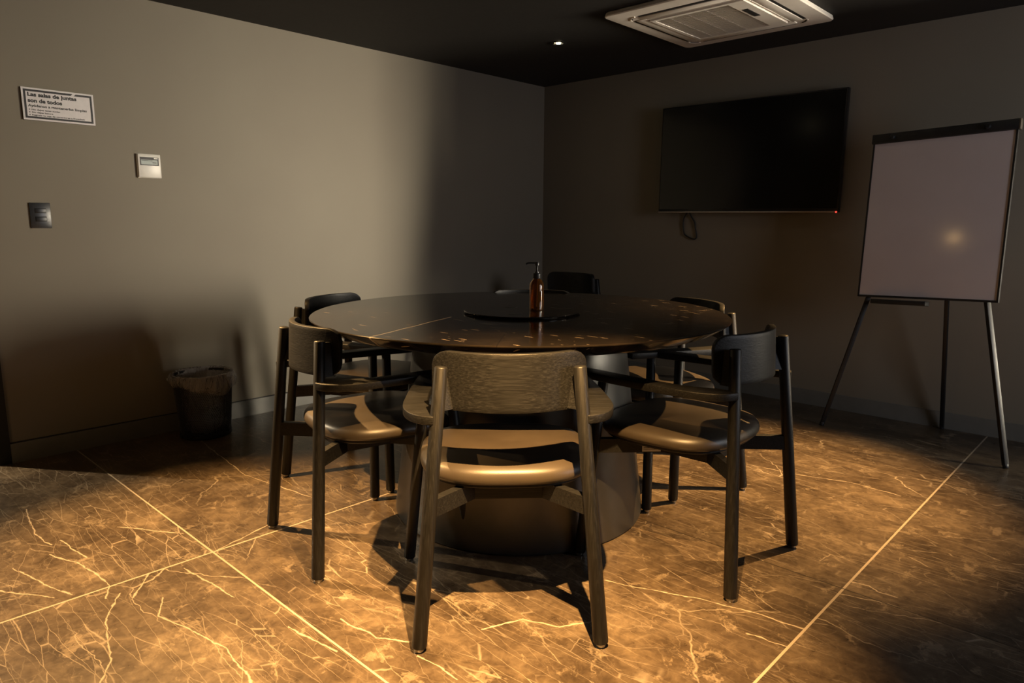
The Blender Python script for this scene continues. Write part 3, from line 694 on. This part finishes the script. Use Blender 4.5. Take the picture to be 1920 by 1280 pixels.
# sign
sy0, sy1, sz0, sz1 = -3.516, -3.231, 1.547, 1.686; sw, shh = sy1 - sy0, sz1 - sz0
t = wallthing('wall_sign', 'white wall sign with black border and Spanish text high on the left wall', 'sign', sy0, sz0)
newobj('sign_edge', B(0, .009, 0, sw, 0, shh), M_signk, t)
newobj('sign_face', B(.009, .012, 0, sw, 0, shh), M_signw, t)
bm = bmesh.new(); b0, bw = .0075, .0086; X0, X1 = .0119, .0126
box(bm, X0, X1, b0, b0 + bw, b0, shh - b0); box(bm, X0, X1, sw - b0 - bw, sw - b0, b0, shh - b0); box(bm, X0, X1, b0 + bw, sw - b0 - bw, b0, b0 + bw)
def sl(y0, y1, s0, s1):
    zt, zb = shh - b0, shh - b0 - bw
    q = [(y0 - s0, zb), (y1 - s1, zb), (y1 + s1, zt), (y0 + s0, zt)]
    lo = [bm.verts.new((X0, a, b)) for a, b in q]; hi = [bm.verts.new((X1, a, b)) for a, b in q]; bm.faces.new(lo); bm.faces.new(hi[::-1])
    for i in range(4): bm.faces.new((lo[i], lo[(i + 1) % 4], hi[(i + 1) % 4], hi[i]))
sl(b0 + bw, .196, 0, .004); sl(.209, sw - b0 - bw, .004, 0)
newobj('sign_border', bm, M_signk, t)
def text(body, size, y, z, parent, off=.0, name='sign_text', width=None, x=.0121):
    cu = bpy.data.curves.new(name, 'FONT'); cu.body = body; cu.size = size; cu.offset = off; cu.extrude = .0002; cu.resolution_u = 3
    o = bpy.data.objects.new(name, cu); C.objects.link(o); bpy.context.view_layer.update()
    dg = bpy.context.evaluated_depsgraph_get(); me = bpy.data.meshes.new_from_object(o.evaluated_get(dg)); bpy.data.objects.remove(o); bpy.data.curves.remove(cu)
    w = max(v_.co.x for v_ in me.vertices) - min(v_.co.x for v_ in me.vertices); k = (width / w) if width else 1
    for v_ in me.vertices: a, b, c = v_.co; v_.co = (x + c, y + a * k, z + b)
    me.materials.clear(); me.materials.append(M_signk); o = bpy.data.objects.new(name, me); C.objects.link(o); o.parent = parent; return o
text('Las salas de juntas', .0225, .022, shh - .036, t, .0011, width=.192)
text('son de todos', .0225, .022, shh - .062, t, .0011, width=.133)
text('Ayúdanos a mantenerlas limpias', .0150, .022, shh - .0815, t, .0005, width=.232)
for i, (s_, w_) in enumerate((('No dejes tazas sucias', .110), ('No dejes basura', .082), ('Regresa tu caja de conectores a frontdesk', .210))):
    z_ = shh - .0965 - i * .0115; o = text(s_, .0088, .033, z_, t, .0003, 'sign_bullet_text', w_)
    bm = bmesh.new(); box(bm, X0, X1, .023, .0275, z_ + .001, z_ + .005); newobj('bullet_mark', bm, M_signk, o)
# thermostat
ty0, ty1, tz0, tz1 = -3.062, -2.950, 1.317, 1.434; w_, h_ = ty1 - ty0, tz1 - tz0
t = wallthing('thermostat', 'white square thermostat with a small grey display on the left wall', 'thermostat', ty0, tz0)
newobj('body', B(0, .014, 0, w_, 0, h_, .003), M_thermo, t, auto=40)
newobj('cover', B(.0135, .020, .003, w_ - .003, .003, h_ - .003, .003), M_thermo, t, auto=40)
o = newobj('display_bezel', B(.0198, .0206, .012, w_ - .012, h_ * .52, h_ - .016), M_signk, t)
newobj('display', B(.0204, .0210, .0165, w_ - .018, h_ * .52 + .004, h_ - .029), M_lcd, o)
newobj('display_badge', B(.0204, .0210, w_ - .034, w_ - .016, h_ - .0235, h_ - .019), M_thermo, o)
newobj('display_digits', B(.0209, .0212, w_ - .042, w_ - .024, h_ * .52 + .013, h_ * .52 + .016), M_signk, o)
newobj('status_line', B(.0209, .0212, .019, .070, h_ - .0335, h_ - .0315), M_signk, o)
newobj('cover_notch', B(.0195, .0204, w_ / 2 - .008, w_ / 2 + .008, h_ * .50, h_ * .515, .0003), M_label, t)
# switch
t = wallthing('light_switch', 'dark grey double light switch plate low on the left wall', 'light switch', -3.531, 1.070)
w_, h_ = .082, .114
newobj('plate', B(0, .009, 0, w_, 0, h_, .002), M_switch, t, auto=40)
for z in (.030, .068): newobj('switch_key', B(.0085, .0115, .020, w_ - .018, z, z + .022, .0012), M_switchd, t, auto=40)
